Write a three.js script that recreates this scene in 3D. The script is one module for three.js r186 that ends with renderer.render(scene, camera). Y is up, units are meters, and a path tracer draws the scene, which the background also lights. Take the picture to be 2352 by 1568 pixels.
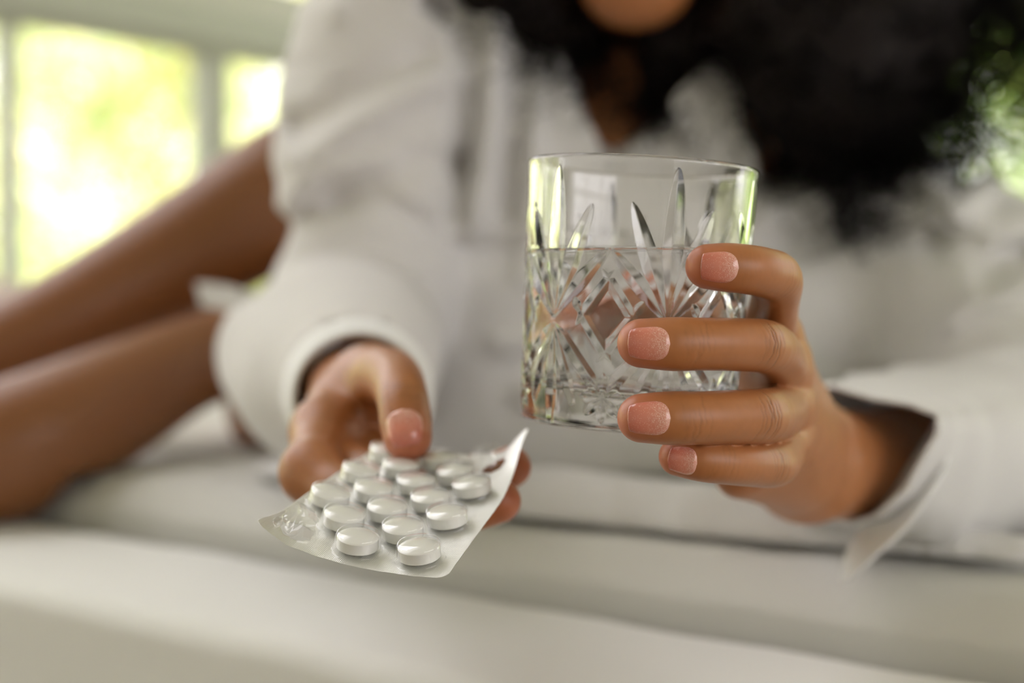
import * as THREE from 'three';
import { mergeGeometries, mergeVertices } from 'three/addons/utils/BufferGeometryUtils.js';
import { RoundedBoxGeometry } from 'three/addons/geometries/RoundedBoxGeometry.js';
import { ImprovedNoise } from 'three/addons/math/ImprovedNoise.js';

// ---------------------------------------------------------------- camera, sky, sun, exposure
const W = 2352, H = 1568, F = 3267;                       // frame and focal length in pixels
const CAM_Y = 0.66, PITCH = Math.atan(134 / F);
const scene = new THREE.Scene();
const camera = new THREE.PerspectiveCamera(2 * Math.atan(H / 2 / F) * 180 / Math.PI, W / H, 0.05, 200);
camera.position.set(0, CAM_Y, 0);
camera.rotation.x = -PITCH;
camera.focus = 0.421;
camera.userData.fStop = 4.6;
scene.background = new THREE.Color(1.0, 0.97, 0.995);     // bright hazy sky
scene.backgroundIntensity = 4.6;
const sun = new THREE.DirectionalLight(new THREE.Color(1, 0.93, 0.82), 22);
sun.position.set(8, 19, -1);
sun.target.position.set(-4, 0, -6);
sun.castShadow = true; sun.shadow.radius = 1.2; sun.shadow.mapSize.set(2048, 2048);
Object.assign(sun.shadow.camera, { left: -14, right: 14, top: 14, bottom: -14, near: 1, far: 60 });
scene.add(sun, sun.target);
const renderer = new THREE.WebGLRenderer({ antialias: true });
renderer.toneMapping = THREE.LinearToneMapping;
renderer.toneMappingExposure = 0.86;
renderer.shadowMap.enabled = true;

// ---------------------------------------------------------------- helpers
const V3 = (x, y, z) => new THREE.Vector3(x, y, z);
const CAM_Q = new THREE.Quaternion().setFromEuler(new THREE.Euler(-PITCH, 0, 0));
const fromCam = (v) => v.applyQuaternion(CAM_Q).add(V3(0, CAM_Y, 0));
const P = (u, v, d) => fromCam(V3((u - W / 2) / F * d, (H / 2 - v) / F * d, -d));   // a measured place: bearing and distance
let seed = 7;
const rnd = () => { seed = (seed + 0x6d2b79f5) | 0; let t = Math.imul(seed ^ (seed >>> 15), 1 | seed); t = (t + Math.imul(t ^ (t >>> 7), 61 | t)) ^ t; return ((t ^ (t >>> 14)) >>> 0) / 4294967296; };
const perlin = new ImprovedNoise();
const noise = (x, y, z) => perlin.noise(x + 31.7, y + 12.3, z + 57.1);
const clamp = (x, a, b) => Math.min(b, Math.max(a, x));
const smooth = (a, b, x) => { const t = clamp((x - a) / (b - a), 0, 1); return t * t * (3 - 2 * t); };
const names = {};
const numbered = (n) => { const k = names[n] = (names[n] ?? -1) + 1; return k ? n + '_' + String(k).padStart(3, '0') : n; };
function mesh(name, geometry, material, parent) {
  const m = new THREE.Mesh(geometry, material);
  m.name = parent ? name : numbered(name);
  m.castShadow = m.receiveShadow = true;
  (parent ?? scene).add(m);
  return m;
}
function thing(name, label, category, pos = V3(0, 0, 0), group) {
  const g = new THREE.Group(); g.name = numbered(name); g.position.copy(pos); scene.add(g);
  g.userData = { label, category }; if (group) g.userData.group = group;
  return g;
}
const std = (o) => new THREE.MeshStandardMaterial(o), phys = (o) => new THREE.MeshPhysicalMaterial(o);
const rgb = (r, g, b) => new THREE.Color().setRGB(r, g, b);

// room axes: A runs along the daybed to the right and nearer, B across it and away
const TURN = -Math.atan2(0.6, 0.8);
const RA = V3(0.8, 0, 0.6), RB = V3(0.6, 0, -0.8);
const roomAB = (p) => [p.x * RA.x + p.z * RA.z, p.x * RB.x + p.z * RB.z];
const SEAT = 0.5;

// closed thin sheet through a grid of points (rows of equal length), Catmull-Rom between them
function cr(a, b, c, d, t) { return 0.5 * (2 * b + (c - a) * t + (2 * a - 5 * b + 4 * c - d) * t * t + (3 * b - a - 3 * c + d) * t * t * t); }
function gridPoint(g, u, v) {
  const R = g.length - 1, C = g[0].length - 1, at = (i, j) => g[clamp(i, 0, R)][clamp(j, 0, C)];
  const x = u * R, y = v * C, i = Math.min(R - 1, Math.floor(x)), j = Math.min(C - 1, Math.floor(y)), s = x - i, t = y - j, o = V3();
  for (const k of ['x', 'y', 'z']) {
    const r = [-1, 0, 1, 2].map((m) => cr(at(i + m, j - 1)[k], at(i + m, j)[k], at(i + m, j + 1)[k], at(i + m, j + 2)[k], t));
    o[k] = cr(r[0], r[1], r[2], r[3], s);
  }
  return o;
}
function sheet(g, thick, nu = 28, nv = 28, ripple = 0) {
  const pos = [], idx = [], n = (nu + 1) * (nv + 1), pts = [], nor = [];
  for (let i = 0; i <= nu; i++) for (let j = 0; j <= nv; j++) pts.push(gridPoint(g, i / nu, j / nv));
  for (let i = 0; i <= nu; i++) for (let j = 0; j <= nv; j++) {
    const q = (a, b) => pts[clamp(a, 0, nu) * (nv + 1) + clamp(b, 0, nv)];
    nor.push(q(i + 1, j).clone().sub(q(i - 1, j)).cross(q(i, j + 1).clone().sub(q(i, j - 1))).normalize());
  }
  if (ripple) pts.forEach((p, i) => p.addScaledVector(nor[i], ripple * noise(p.x * 40, p.y * 40, p.z * 40)));
  for (const s of [0.5, -0.5]) pts.forEach((p, i) => pos.push(p.x + nor[i].x * thick * s, p.y + nor[i].y * thick * s, p.z + nor[i].z * thick * s));
  const id = (i, j) => i * (nv + 1) + j;
  for (let i = 0; i < nu; i++) for (let j = 0; j < nv; j++) {
    const a = id(i, j), b = id(i + 1, j), c = id(i + 1, j + 1), d = id(i, j + 1);
    idx.push(a, b, c, a, c, d, n + a, n + c, n + b, n + a, n + d, n + c);
  }
  const edge = (a, b) => idx.push(a, n + a, n + b, a, n + b, b);
  for (let i = 0; i < nu; i++) { edge(id(i, 0), id(i + 1, 0)); edge(id(i + 1, nv), id(i, nv)); }
  for (let j = 0; j < nv; j++) { edge(id(0, j + 1), id(0, j)); edge(id(nu, j), id(nu, j + 1)); }
  const geo = new THREE.BufferGeometry();
  geo.setAttribute('position', new THREE.Float32BufferAttribute(pos, 3)); geo.setIndex(idx); geo.computeVertexNormals();
  return geo;
}

// ---- smooth solids from distance fields, meshed with surface nets
const smin = (a, b, k) => { const h = Math.max(k - Math.abs(a - b), 0) / k; return Math.min(a, b) - h * h * k * 0.25; };
const smax = (a, b, k) => -smin(-a, -b, k);
function seg(a, b, ra, rb) {                               // tapered capsule
  const dx = b.x - a.x, dy = b.y - a.y, dz = b.z - a.z, l = 1 / (dx * dx + dy * dy + dz * dz + 1e-12);
  return (x, y, z) => {
    const px = x - a.x, py = y - a.y, pz = z - a.z, t = clamp((px * dx + py * dy + pz * dz) * l, 0, 1);
    const qx = px - dx * t, qy = py - dy * t, qz = pz - dz * t;
    return Math.sqrt(qx * qx + qy * qy + qz * qz) - (ra + (rb - ra) * t);
  };
}
function chain(list, k = 0) {                              // [[point, radius], ...] as one smooth tapering tube
  const s = [], n = list.length, sub = n > 2 ? 5 : 1, at = (i) => list[clamp(i, 0, n - 1)], pts = [];
  for (let i = 0; i + 1 < n; i++) for (let j = 0; j < sub; j++) {
    const t = j / sub, [a, b, c, d] = [at(i - 1), at(i), at(i + 1), at(i + 2)], v = V3();
    for (const x of ['x', 'y', 'z']) v[x] = cr(a[0][x], b[0][x], c[0][x], d[0][x], t);
    pts.push([v, cr(a[1], b[1], c[1], d[1], t)]);
  }
  pts.push(at(n - 1));
  for (let i = 0; i + 1 < pts.length; i++) s.push(seg(pts[i][0], pts[i + 1][0], pts[i][1], pts[i + 1][1]));
  const ball = new THREE.Sphere().setFromPoints(pts.map((p) => p[0])), reach = ball.radius + Math.max(...pts.map((p) => p[1])), c = ball.center;
  return (x, y, z) => {
    const f = Math.hypot(x - c.x, y - c.y, z - c.z) - reach; if (f > 0.09) return f;
    let d = 9; for (let i = 0; i < s.length; i++) { const q = s[i](x, y, z); if (q < d) d = q; } return d;
  };
}
function ellipsoid(c, r, q = new THREE.Quaternion()) {
  const inv = q.clone().invert(), v = V3(), m = Math.min(r.x, r.y, r.z);
  return (x, y, z) => { v.set(x - c.x, y - c.y, z - c.z).applyQuaternion(inv); const k0 = Math.hypot(v.x / r.x, v.y / r.y, v.z / r.z), k1 = Math.hypot(v.x / r.x / r.x, v.y / r.y / r.y, v.z / r.z / r.z); return k1 > 1e-9 ? k0 * (k0 - 1) / k1 : -m; };
}
function nets(fn, lo, hi, cell) {
  const nx = Math.ceil((hi.x - lo.x) / cell) + 1, ny = Math.ceil((hi.y - lo.y) / cell) + 1, nz = Math.ceil((hi.z - lo.z) / cell) + 1;
  const g = new Float32Array(nx * ny * nz), B = 6, at = (i, j, k) => (k * ny + j) * nx + i, half = B * cell * 0.5, reach = half * 1.75 * 1.35;
  for (let k0 = 0; k0 < nz; k0 += B) for (let j0 = 0; j0 < ny; j0 += B) for (let i0 = 0; i0 < nx; i0 += B) {
    const d = fn(lo.x + i0 * cell + half, lo.y + j0 * cell + half, lo.z + k0 * cell + half), far = Math.abs(d) > reach;
    for (let k = k0; k < Math.min(nz, k0 + B); k++) for (let j = j0; j < Math.min(ny, j0 + B); j++) for (let i = i0; i < Math.min(nx, i0 + B); i++)
      g[at(i, j, k)] = far ? d : fn(lo.x + i * cell, lo.y + j * cell, lo.z + k * cell);
  }
  const id = new Int32Array(nx * ny * nz).fill(-1), pos = [], idx = [];
  const E = [[0, 1], [2, 3], [4, 5], [6, 7], [0, 2], [1, 3], [4, 6], [5, 7], [0, 4], [1, 5], [2, 6], [3, 7]], c = new Float32Array(8);
  for (let k = 0; k < nz - 1; k++) for (let j = 0; j < ny - 1; j++) for (let i = 0; i < nx - 1; i++) {
    let m = 0;
    for (let q = 0; q < 8; q++) { c[q] = g[at(i + (q & 1), j + (q >> 1 & 1), k + (q >> 2))]; if (c[q] < 0) m |= 1 << q; }
    if (m === 0 || m === 255) continue;
    let x = 0, y = 0, z = 0, n = 0;
    for (const [a, b] of E) {
      if ((m >> a & 1) === (m >> b & 1)) continue;
      const t = c[a] / (c[a] - c[b]);
      x += (a & 1) + ((b & 1) - (a & 1)) * t; y += (a >> 1 & 1) + ((b >> 1 & 1) - (a >> 1 & 1)) * t; z += (a >> 2) + ((b >> 2) - (a >> 2)) * t; n++;
    }
    id[at(i, j, k)] = pos.length / 3;
    pos.push(lo.x + (i + x / n) * cell, lo.y + (j + y / n) * cell, lo.z + (k + z / n) * cell);
  }
  const quad = (a, b, d, e, flip) => { if (a < 0 || b < 0 || d < 0 || e < 0) return; flip ? idx.push(a, d, b, b, d, e) : idx.push(a, b, d, b, e, d); };
  for (let k = 1; k < nz - 1; k++) for (let j = 1; j < ny - 1; j++) for (let i = 1; i < nx - 1; i++) {
    const s = g[at(i, j, k)] < 0;
    if (s !== g[at(i + 1, j, k)] < 0) quad(id[at(i, j - 1, k - 1)], id[at(i, j, k - 1)], id[at(i, j - 1, k)], id[at(i, j, k)], !s);
    if (s !== g[at(i, j + 1, k)] < 0) quad(id[at(i - 1, j, k - 1)], id[at(i, j, k - 1)], id[at(i - 1, j, k)], id[at(i, j, k)], s);
    if (s !== g[at(i, j, k + 1)] < 0) quad(id[at(i - 1, j - 1, k)], id[at(i, j - 1, k)], id[at(i - 1, j, k)], id[at(i, j, k)], !s);
  }
  const geo = new THREE.BufferGeometry();
  geo.setAttribute('position', new THREE.Float32BufferAttribute(pos, 3)); geo.setIndex(idx); geo.computeVertexNormals();
  return geo;
}
function box3(points, pad) { const b = new THREE.Box3().setFromPoints(points); return [b.min.subScalar(pad), b.max.addScalar(pad)]; }
function colored(geo, fn) {                                // vertex colours (the thing's own pigment)
  const p = geo.attributes.position, n = geo.attributes.normal, c = new Float32Array(p.count * 3);
  for (let i = 0; i < p.count; i++) { const q = fn(p.getX(i), p.getY(i), p.getZ(i), n.getX(i), n.getY(i), n.getZ(i)); c[i * 3] = q[0]; c[i * 3 + 1] = q[1]; c[i * 3 + 2] = q[2]; }
  geo.setAttribute('color', new THREE.BufferAttribute(c, 3));
  return geo;
}

// ---------------------------------------------------------------- the room: sunroom with window walls
const ROOM = { a0: -4.96, a1: 4.0, b0: -3.0, b1: 5.5, top: 3.4, head: 1.74 };
const M = {
  wall: std({ color: rgb(0.62, 0.61, 0.57), roughness: 0.9 }),
  frame: std({ color: rgb(0.46, 0.47, 0.43), roughness: 0.5 }),
  ceiling: std({ color: rgb(0.76, 0.76, 0.74), roughness: 0.95 }),
  floor: std({ color: rgb(0.22, 0.17, 0.12), roughness: 0.55 }),
  pane: phys({ color: 0xffffff, transmission: 1, thickness: 0, roughness: 0, ior: 1.45 }),
};
function slab(a0, a1, y0, y1, b0, b1) {
  const g = new THREE.BoxGeometry(a1 - a0, y1 - y0, b1 - b0); g.translate((a0 + a1) / 2, (y0 + y1) / 2, -(b0 + b1) / 2); return g;
}
function structure(name, geos, material) {
  const m = mesh(name, Array.isArray(geos) ? mergeGeometries(geos) : geos, material); m.rotation.y = TURN; m.userData.kind = 'structure'; return m;
}
const T = 0.18, R = ROOM;
structure('floor', slab(R.a0 - T, R.a1 + T, -0.15, 0, R.b0 - T, R.b1 + T), M.floor);
const ADDED_ROOF_LIGHT = [-4.5, -1.7, -1.4, 1.6];                        // unseen roof light added for upper left light: a0, a1, b0, b1
structure('ceiling', [slab(R.a0 - T, ADDED_ROOF_LIGHT[0], R.top, R.top + 0.15, R.b0 - T, R.b1 + T), slab(ADDED_ROOF_LIGHT[1], R.a1 + T, R.top, R.top + 0.15, R.b0 - T, R.b1 + T), slab(ADDED_ROOF_LIGHT[0], ADDED_ROOF_LIGHT[1], R.top, R.top + 0.15, R.b0 - T, ADDED_ROOF_LIGHT[2]), slab(ADDED_ROOF_LIGHT[0], ADDED_ROOF_LIGHT[1], R.top, R.top + 0.15, ADDED_ROOF_LIGHT[3], R.b1 + T)], M.ceiling);
structure('wall_left', [slab(R.a0 - T, R.a0, R.head, 2.02, R.b0 - T, R.b1 + T), slab(R.a0 - T, R.a0, 3.25, R.top, R.b0 - T, R.b1 + T), slab(R.a0 - T, R.a0, 0, 0.12, R.b0 - T, R.b1 + T)], M.wall);
structure('wall_back', [slab(R.a0, R.a1 + T, R.head, 2.02, R.b1, R.b1 + T), slab(R.a0, R.a1 + T, 3.25, R.top, R.b1, R.b1 + T), slab(R.a0, R.a1 + T, 0, 0.12, R.b1, R.b1 + T)], M.wall);
structure('wall_front', slab(R.a0, R.a1 + T, 0, R.top, R.b0 - T, R.b0), M.wall);
structure('wall_right', [slab(R.a1, R.a1 + T, 0, 0.7, R.b0, R.b1), slab(R.a1, R.a1 + T, 2.8, R.top, R.b0, R.b1), slab(R.a1, R.a1 + T, 0.7, 2.8, R.b0, -2.0), slab(R.a1, R.a1 + T, 0.7, 2.8, 2.4, R.b1)], M.wall);
structure('trim_1', slab(R.a0, R.a0 + 0.03, R.head, R.head + 0.16, R.b0, R.b1), M.frame);
let windowNumber = 0;
function windowRun(along, fixed, stops, y0, y1, posts) {     // one window per bay: frame and pane
  for (let i = 0; i + 1 < stops.length; i++) {
    const s0 = stops[i], s1 = stops[i + 1], w0 = posts[i] / 2, w1 = posts[i + 1] / 2, m = 0.05;
    const bar = (p0, p1, q0, q1, n = -0.04, f = 0.05) => along === 'b' ? slab(fixed + n, fixed + f, q0, q1, p0, p1) : slab(p0, p1, q0, q1, fixed + n, fixed + f);
    const w = structure('window_' + (++windowNumber), [bar(s0, s0 + w0, y0, y1), bar(s1 - w1, s1, y0, y1), bar(s0 + w0, s1 - w1, y1 - m, y1), bar(s0 + w0, s1 - w1, y0, y0 + m)], M.frame);
    mesh('pane', bar(s0 + w0, s1 - w1, y0 + m, y1 - m, 0.0, 0.0005), M.pane, w);
  }
}
windowRun('b', R.a0 - 0.08, [-3, -2.14, -1.05, 0.04, 1.13, 2.22, 3.36, 4.41, 5.5], 0.12, R.head, [0.1, 0.065, 0.065, 0.065, 0.065, 0.065, 0.065, 0.17, 0.1]);
windowRun('a', R.b1 + 0.08, [-4.96, -3.66, -2.36, -1.06, 0.2, 1.46, 2.72, 4], 0.12, R.head, [0.1, 0.065, 0.065, 0.065, 0.065, 0.065, 0.065, 0.1]);  // bays at the right end are unseen, added for light from behind
windowRun('b', R.a0 - 0.08, [-3, -0.86, 1.3, 3.4, 5.5], 2.02, 3.25, [0.1, 0.065, 0.065, 0.065, 0.1]);  // upper left windows, out of view, added to strengthen the key light
windowRun('b', R.a1 + 0.08, [-2.0, -0.53, 0.93, 2.4], 0.7, 2.8, [0.1, 0.065, 0.065, 0.1]);  // unseen windows added on the right wall as fill for the hands
windowRun('a', R.b1 + 0.08, [-4.96, -2.72, -0.48, 1.76, 4], 2.02, 3.25, [0.1, 0.065, 0.065, 0.065, 0.1]);  // upper back windows, out of view, added to brighten the right sleeve
for (let i = 0; i < 3; i++) {                                // the added, unseen roof light, in three panes
  const b0 = ADDED_ROOF_LIGHT[2] + (ADDED_ROOF_LIGHT[3] - ADDED_ROOF_LIGHT[2]) * i / 3, b1 = ADDED_ROOF_LIGHT[2] + (ADDED_ROOF_LIGHT[3] - ADDED_ROOF_LIGHT[2]) * (i + 1) / 3, y0 = R.top + 0.04, y1 = R.top + 0.1, m = 0.03;
  const w = structure('window_' + (++windowNumber), [slab(ADDED_ROOF_LIGHT[0], ADDED_ROOF_LIGHT[1], y0, y1, b0, b0 + m), slab(ADDED_ROOF_LIGHT[0], ADDED_ROOF_LIGHT[1], y0, y1, b1 - m, b1), slab(ADDED_ROOF_LIGHT[0], ADDED_ROOF_LIGHT[0] + m, y0, y1, b0 + m, b1 - m), slab(ADDED_ROOF_LIGHT[1] - m, ADDED_ROOF_LIGHT[1], y0, y1, b0 + m, b1 - m)], M.frame);
  mesh('pane', slab(ADDED_ROOF_LIGHT[0] + m, ADDED_ROOF_LIGHT[1] - m, y0 + 0.02, y0 + 0.0205, b0 + m, b1 - m), M.pane, w);
}

// ---------------------------------------------------------------- the garden outside
structure('terrace', slab(-45, 45, -0.4, -0.18, -45, 45), std({ color: rgb(0.2, 0.22, 0.14), roughness: 1 }));
function leafGeometry() {
  const g = new THREE.BufferGeometry();
  g.setAttribute('position', new THREE.Float32BufferAttribute([0, 0, 0, 0.3, 0.5, 0.06, 0, 1, -0.05, -0.3, 0.5, 0.06, 0, 0.5, -0.03], 3));
  g.setIndex([0, 1, 4, 1, 2, 4, 2, 3, 4, 3, 0, 4]); g.computeVertexNormals(); return g;
}
const leafMat = phys({ color: 0xffffff, roughness: 0.9, transmission: 0.5, thickness: 0, side: THREE.DoubleSide, specularIntensity: 0.2 });
function foliage(name, label, clumps, perClump, leaf, tint) {
  const m = new THREE.InstancedMesh(leafGeometry(), leafMat, clumps.length * perClump), o = new THREE.Object3D(), c = new THREE.Color();
  let n = 0;
  for (const [a, y, b, r] of clumps) for (let i = 0, tone = 0.55 + 0.6 * rnd(); i < perClump; i++) {
    const d = V3(rnd() - 0.5, rnd() - 0.5, rnd() - 0.5).normalize().multiplyScalar(r * Math.pow(rnd(), 0.45));
    o.position.copy(RA).multiplyScalar(a).addScaledVector(RB, b).add(V3(0, y, 0)).add(d);
    o.rotation.set(rnd() * 6.3, rnd() * 6.3, rnd() * 6.3); o.scale.setScalar(leaf * (0.7 + 0.7 * rnd())); o.updateMatrix(); m.setMatrixAt(n, o.matrix);
    const k = tone * (0.75 + 0.5 * rnd()); c.setRGB(tint[0] * k * (0.85 + 0.3 * rnd()), tint[1] * k, tint[2] * k * tone); m.setColorAt(n++, c);
  }
  m.name = numbered(name); m.castShadow = m.receiveShadow = true; m.userData = { label, category: 'foliage', kind: 'stuff' }; scene.add(m);
}
{
  const left = [], right = [];
  for (let i = 0; i < 150; i++) { const b = 2.0 + rnd() * 9, y = rnd() * (b < 4.6 ? 2.1 : 4.0); left.push([-8.2 - rnd() * 3.5 - 0.3 * y, y, b, 0.35 + 0.4 * rnd()]); }
  for (let i = 0; i < 90; i++) left.push([-8.6 - rnd() * 3, rnd() * 3, -5 + rnd() * 7, 0.4 + 0.4 * rnd()]);
  for (let i = 0; i < 70; i++) left.push([-8.6 - rnd() * 3, 0.1 + rnd() * 1.4, 2.2 + rnd() * 9, 0.4 + 0.4 * rnd()]);
  for (let i = 0; i < 90; i++) right.push([-5.5 + rnd() * 9, rnd() * 4.2, 8.2 + rnd() * 2.6, 0.5 + 0.5 * rnd()]);
  foliage('garden_foliage', 'sunlit pale green leaves outside the big window at left, far out of focus', left, 210, 0.13, [0.84, 0.88, 0.62]);
  foliage('garden_foliage', 'bright green leaves outside at the right edge, behind the dark curls', right, 480, 0.15, [0.68, 0.82, 0.36]);
}

// ---------------------------------------------------------------- daybed
{
  const t = thing('daybed', 'white fabric daybed that the person lies on, with a padded front edge', 'daybed');
  t.rotation.y = TURN;
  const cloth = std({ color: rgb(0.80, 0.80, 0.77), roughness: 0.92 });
  const shadedCushionCloth = std({ color: rgb(0.64, 0.63, 0.59), roughness: 0.92 });  // tan cushion cloth, darkened in place of the shade on its front
  function profileMesh(name, profile, lift, n = 260, a0 = -1.7, a1 = 1.1) {        // profile: [b, y] going round, closed by end caps
    const m = profile.length, pos = [], idx = [];
    for (let i = 0; i <= n; i++) { const a = a0 + (a1 - a0) * i / n; for (const [b, y] of profile) { const d = lift(a, b, y); pos.push(a, y + d, -b); } }
    for (let i = 0; i < n; i++) for (let j = 0; j < m; j++) { const k = (j + 1) % m, p = i * m + j, q = i * m + k, r = p + m, s = q + m; idx.push(p, r, q, q, r, s); }
    const c0 = pos.length / 3; const cy = profile.reduce((s, p) => s + p[1], 0) / m, cb = profile.reduce((s, p) => s + p[0], 0) / m;
    pos.push(a0, cy, -cb, a1, cy, -cb);
    for (let j = 0; j < m; j++) { const k = (j + 1) % m; idx.push(c0, j, k, c0 + 1, n * m + k, n * m + j); }
    const g = new THREE.BufferGeometry(); g.setAttribute('position', new THREE.Float32BufferAttribute(pos, 3)); g.setIndex(idx); g.computeVertexNormals();
    return mesh(name, g, name === 'seat_cushion' ? shadedCushionCloth : cloth, t);
  }
  const round = (b0, b1, y0, y1, r, n, step) => {            // rounded rectangle outline, fine along the top
    const o = [], arc = (cb, cy, s) => { for (let i = 0; i <= n; i++) { const f = s + i / n * Math.PI / 2; o.push([cb + r * Math.cos(f), cy + r * Math.sin(f)]); } };
    arc(b1 - r, y1 - r, 0);
    for (let b = b1 - r - step; b > b0 + r; b -= step) o.push([b, y1]);
    arc(b0 + r, y1 - r, Math.PI / 2); arc(b0 + r, y0 + r, Math.PI); arc(b1 - r, y0 + r, Math.PI * 1.5);
    return o;
  };
  const wave = (a, b) => 0.0022 * noise(a * 7, b * 9, 2) + 0.001 * noise(a * 19, b * 23, 5);
  profileMesh('padded_front_edge', round(0.441, 0.5735, 0.12, SEAT, 0.014, 6, 0.01), (a, b, y) => (y > 0.3 ? wave(a, b) : 0));
  profileMesh('seat_cushion', round(0.5795, 1.42, 0.14, SEAT + 0.03, 0.022, 8, 0.008).map(([b, y]) => [b < 0.7 ? b + 0.45 * Math.max(0, y - SEAT) : b, y]), (a, b, y) => {
    if (y < 0.4) return 0;
    return 2 * wave(a, b);
  });
  mesh('base', slab(-1.62, 1.02, 0.0, 0.13, 0.48, 1.36), std({ color: rgb(0.6, 0.56, 0.48), roughness: 0.6 }), t);
}

// ---------------------------------------------------------------- tumbler with cut pattern, and its water
const GC = V3((1439 - 1176) / F * 0.478, (784 - 972) / F * 0.478, -0.478);       // base centre, camera frame
const GLASS_Q = CAM_Q.clone().multiply(new THREE.Quaternion().setFromEuler(new THREE.Euler(PITCH * 0.9, 0, -3.5 * Math.PI / 180)));
const GLASS_P = fromCam(GC.clone());
{
  const mm = 0.001, HT = 0.0865, R0 = 0.0358, R1 = 0.0384, rad = (y) => R0 + (R1 - R0) * y / HT;
  const S = 37, PER = 2 * Math.PI * S / 6, cuts = [];
  const cut = (s0, y0, s1, y1, w, kind = 'leaf', d = 0.36) => cuts.push({ s0, y0, s1, y1, w, kind, d });
  const fan = (s, y, deg, len, w, kind) => cut(s, y, s + len * Math.sin(deg * Math.PI / 180), y + len * Math.cos(deg * Math.PI / 180), w, kind);
  for (const m of [-PER, 0, PER]) {
    fan(m, 35, 0, 48, 3.5, 'blade'); fan(m, 35, -20, 39, 3.2, 'blade'); fan(m, 35, 20, 38, 3.2, 'blade');
    fan(m, 35, 41, 29, 2.7, 'blade'); fan(m, 35, -41, 29, 2.7, 'blade');
    fan(m, 33, 180, 33, 2.6, 'drop'); fan(m, 33, 160, 27, 2.4, 'drop'); fan(m, 33, -160, 27, 2.4, 'drop');
    cut(m, 33.5, m + PER / 2, 11.5, 2.3, 'bar'); cut(m, 33.5, m - PER / 2, 11.5, 2.3, 'bar');
    const c = m + PER / 2, A = [c, 47.5], Bl = [c - 8, 36], Br = [c + 8, 36], C = [c, 25];
    for (const [p, q] of [[A, Bl], [A, Br], [Bl, C], [Br, C]]) {
      const dx = q[0] - p[0], dy = q[1] - p[1], l = Math.hypot(dx, dy), e = 4.6 / l;
      cut(p[0] - dx * e, p[1] - dy * e, q[0] + dx * e, q[1] + dy * e, 1.9, 'bar');
    }
    cut(Bl[0], Bl[1], Bl[0] - 4, Bl[1] + 6, 1.6); cut(Br[0], Br[1], Br[0] + 4, Br[1] + 6, 1.6);
    for (const f of [0, 45, 90, 135]) cut(c - 8 * Math.sin(f * Math.PI / 180), 10.5 - 8 * Math.cos(f * Math.PI / 180), c + 8 * Math.sin(f * Math.PI / 180), 10.5 + 8 * Math.cos(f * Math.PI / 180), 1.9, 'petal');
  }
  const shapes = {
    leaf: (t) => Math.sin(Math.PI * t), bar: (t) => Math.min(1, Math.min(t, 1 - t) * 4.5), petal: (t) => Math.abs(Math.sin(2 * Math.PI * t)) ** 0.7,
    blade: (t) => (t < 0.45 ? 0.3 + 0.7 * t / 0.45 : Math.sqrt(Math.max(0, 1 - ((t - 0.45) / 0.55) ** 1.6))), drop: (t) => (t < 0.7 ? 0.2 + 0.8 * t / 0.7 : Math.max(0, 1 - (t - 0.7) / 0.3 * 0.5)),
  };
  function depthAt(s, y) {
    let h = 0;
    for (const c of cuts) {
      const dx = c.s1 - c.s0, dy = c.y1 - c.y0, l2 = dx * dx + dy * dy, t = ((s - c.s0) * dx + (y - c.y0) * dy) / l2;
      if (t <= 0 || t >= 1) continue;
      const w = c.w * shapes[c.kind](t); if (w < 0.05) continue;
      const d = Math.abs((s - c.s0) * dy - (y - c.y0) * dx) / Math.sqrt(l2);
      if (d < w) h = Math.max(h, (w - d) * c.d);
    }
    return Math.min(h, 1.35) * mm;
  }
  const N = 1080, rows = [];                                  // rows of [radius function, y], once round the profile
  const NY = 330;
  rows.push([() => 0.0008, 0.0016], [() => R0 - 0.009, 0.0016], [() => R0 - 0.006, 0]);
  for (let i = 0; i <= 6; i++) { const f = i / 6 * Math.PI / 2; rows.push([(s) => R0 - 0.0016 + 0.0016 * Math.sin(f) - (i === 6 ? depthAt(s, 1.6) : 0), 0.0016 - 0.0016 * Math.cos(f)]); }
  for (let i = 1; i <= NY; i++) { const y = 0.0016 + (HT - 0.0016 - 0.0012) * i / NY; rows.push([(s) => rad(y) - depthAt(s, y / mm), y]); }
  for (let i = 1; i <= 8; i++) { const f = i / 8 * Math.PI; rows.push([() => rad(HT) - 0.0013 + 0.0013 * Math.cos(f), HT - 0.0012 + 0.0012 * Math.sin(f)]); }
  const inner = (y) => rad(y) - 0.0026 - 0.0019 * smooth(0.066, 0.03, y), BOT = 0.0115, cr_ = 0.006;
  for (let i = 1; i <= 40; i++) { const y = HT - 0.0012 - (HT - 0.0012 - BOT - cr_) * i / 40; rows.push([() => inner(y), y]); }
  for (let i = 1; i <= 8; i++) { const f = i / 8 * Math.PI / 2; rows.push([() => inner(BOT + cr_) - cr_ + cr_ * Math.cos(f), BOT + cr_ - cr_ * Math.sin(f)]); }
  rows.push([() => 0.0008, BOT + 0.0004]);
  const TURNED = 12 / 180 * Math.PI;
  function revolve(rowList, n) {
    const pos = [], idx = [];
    for (const [fr, y] of rowList) for (let i = 0; i < n; i++) {
      const f = i / n * 2 * Math.PI, s = (((f / (2 * Math.PI) * 6) % 1 + 1) % 1 - 0.5) * PER, r = fr(s, f);
      const g = f + TURNED + Math.PI / 6; pos.push(r * Math.sin(g), typeof y === 'function' ? y(r * Math.sin(g), r * Math.cos(g)) : y, r * Math.cos(g));
    }
    const m = rowList.length;
    for (let j = 0; j < m - 1; j++) for (let i = 0; i < n; i++) { const k = (i + 1) % n, a = j * n + i, b = j * n + k; idx.push(a, b, a + n, b, b + n, a + n); }
    const c0 = pos.length / 3, y0 = rowList[0][1], y1 = rowList[m - 1][1];
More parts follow.
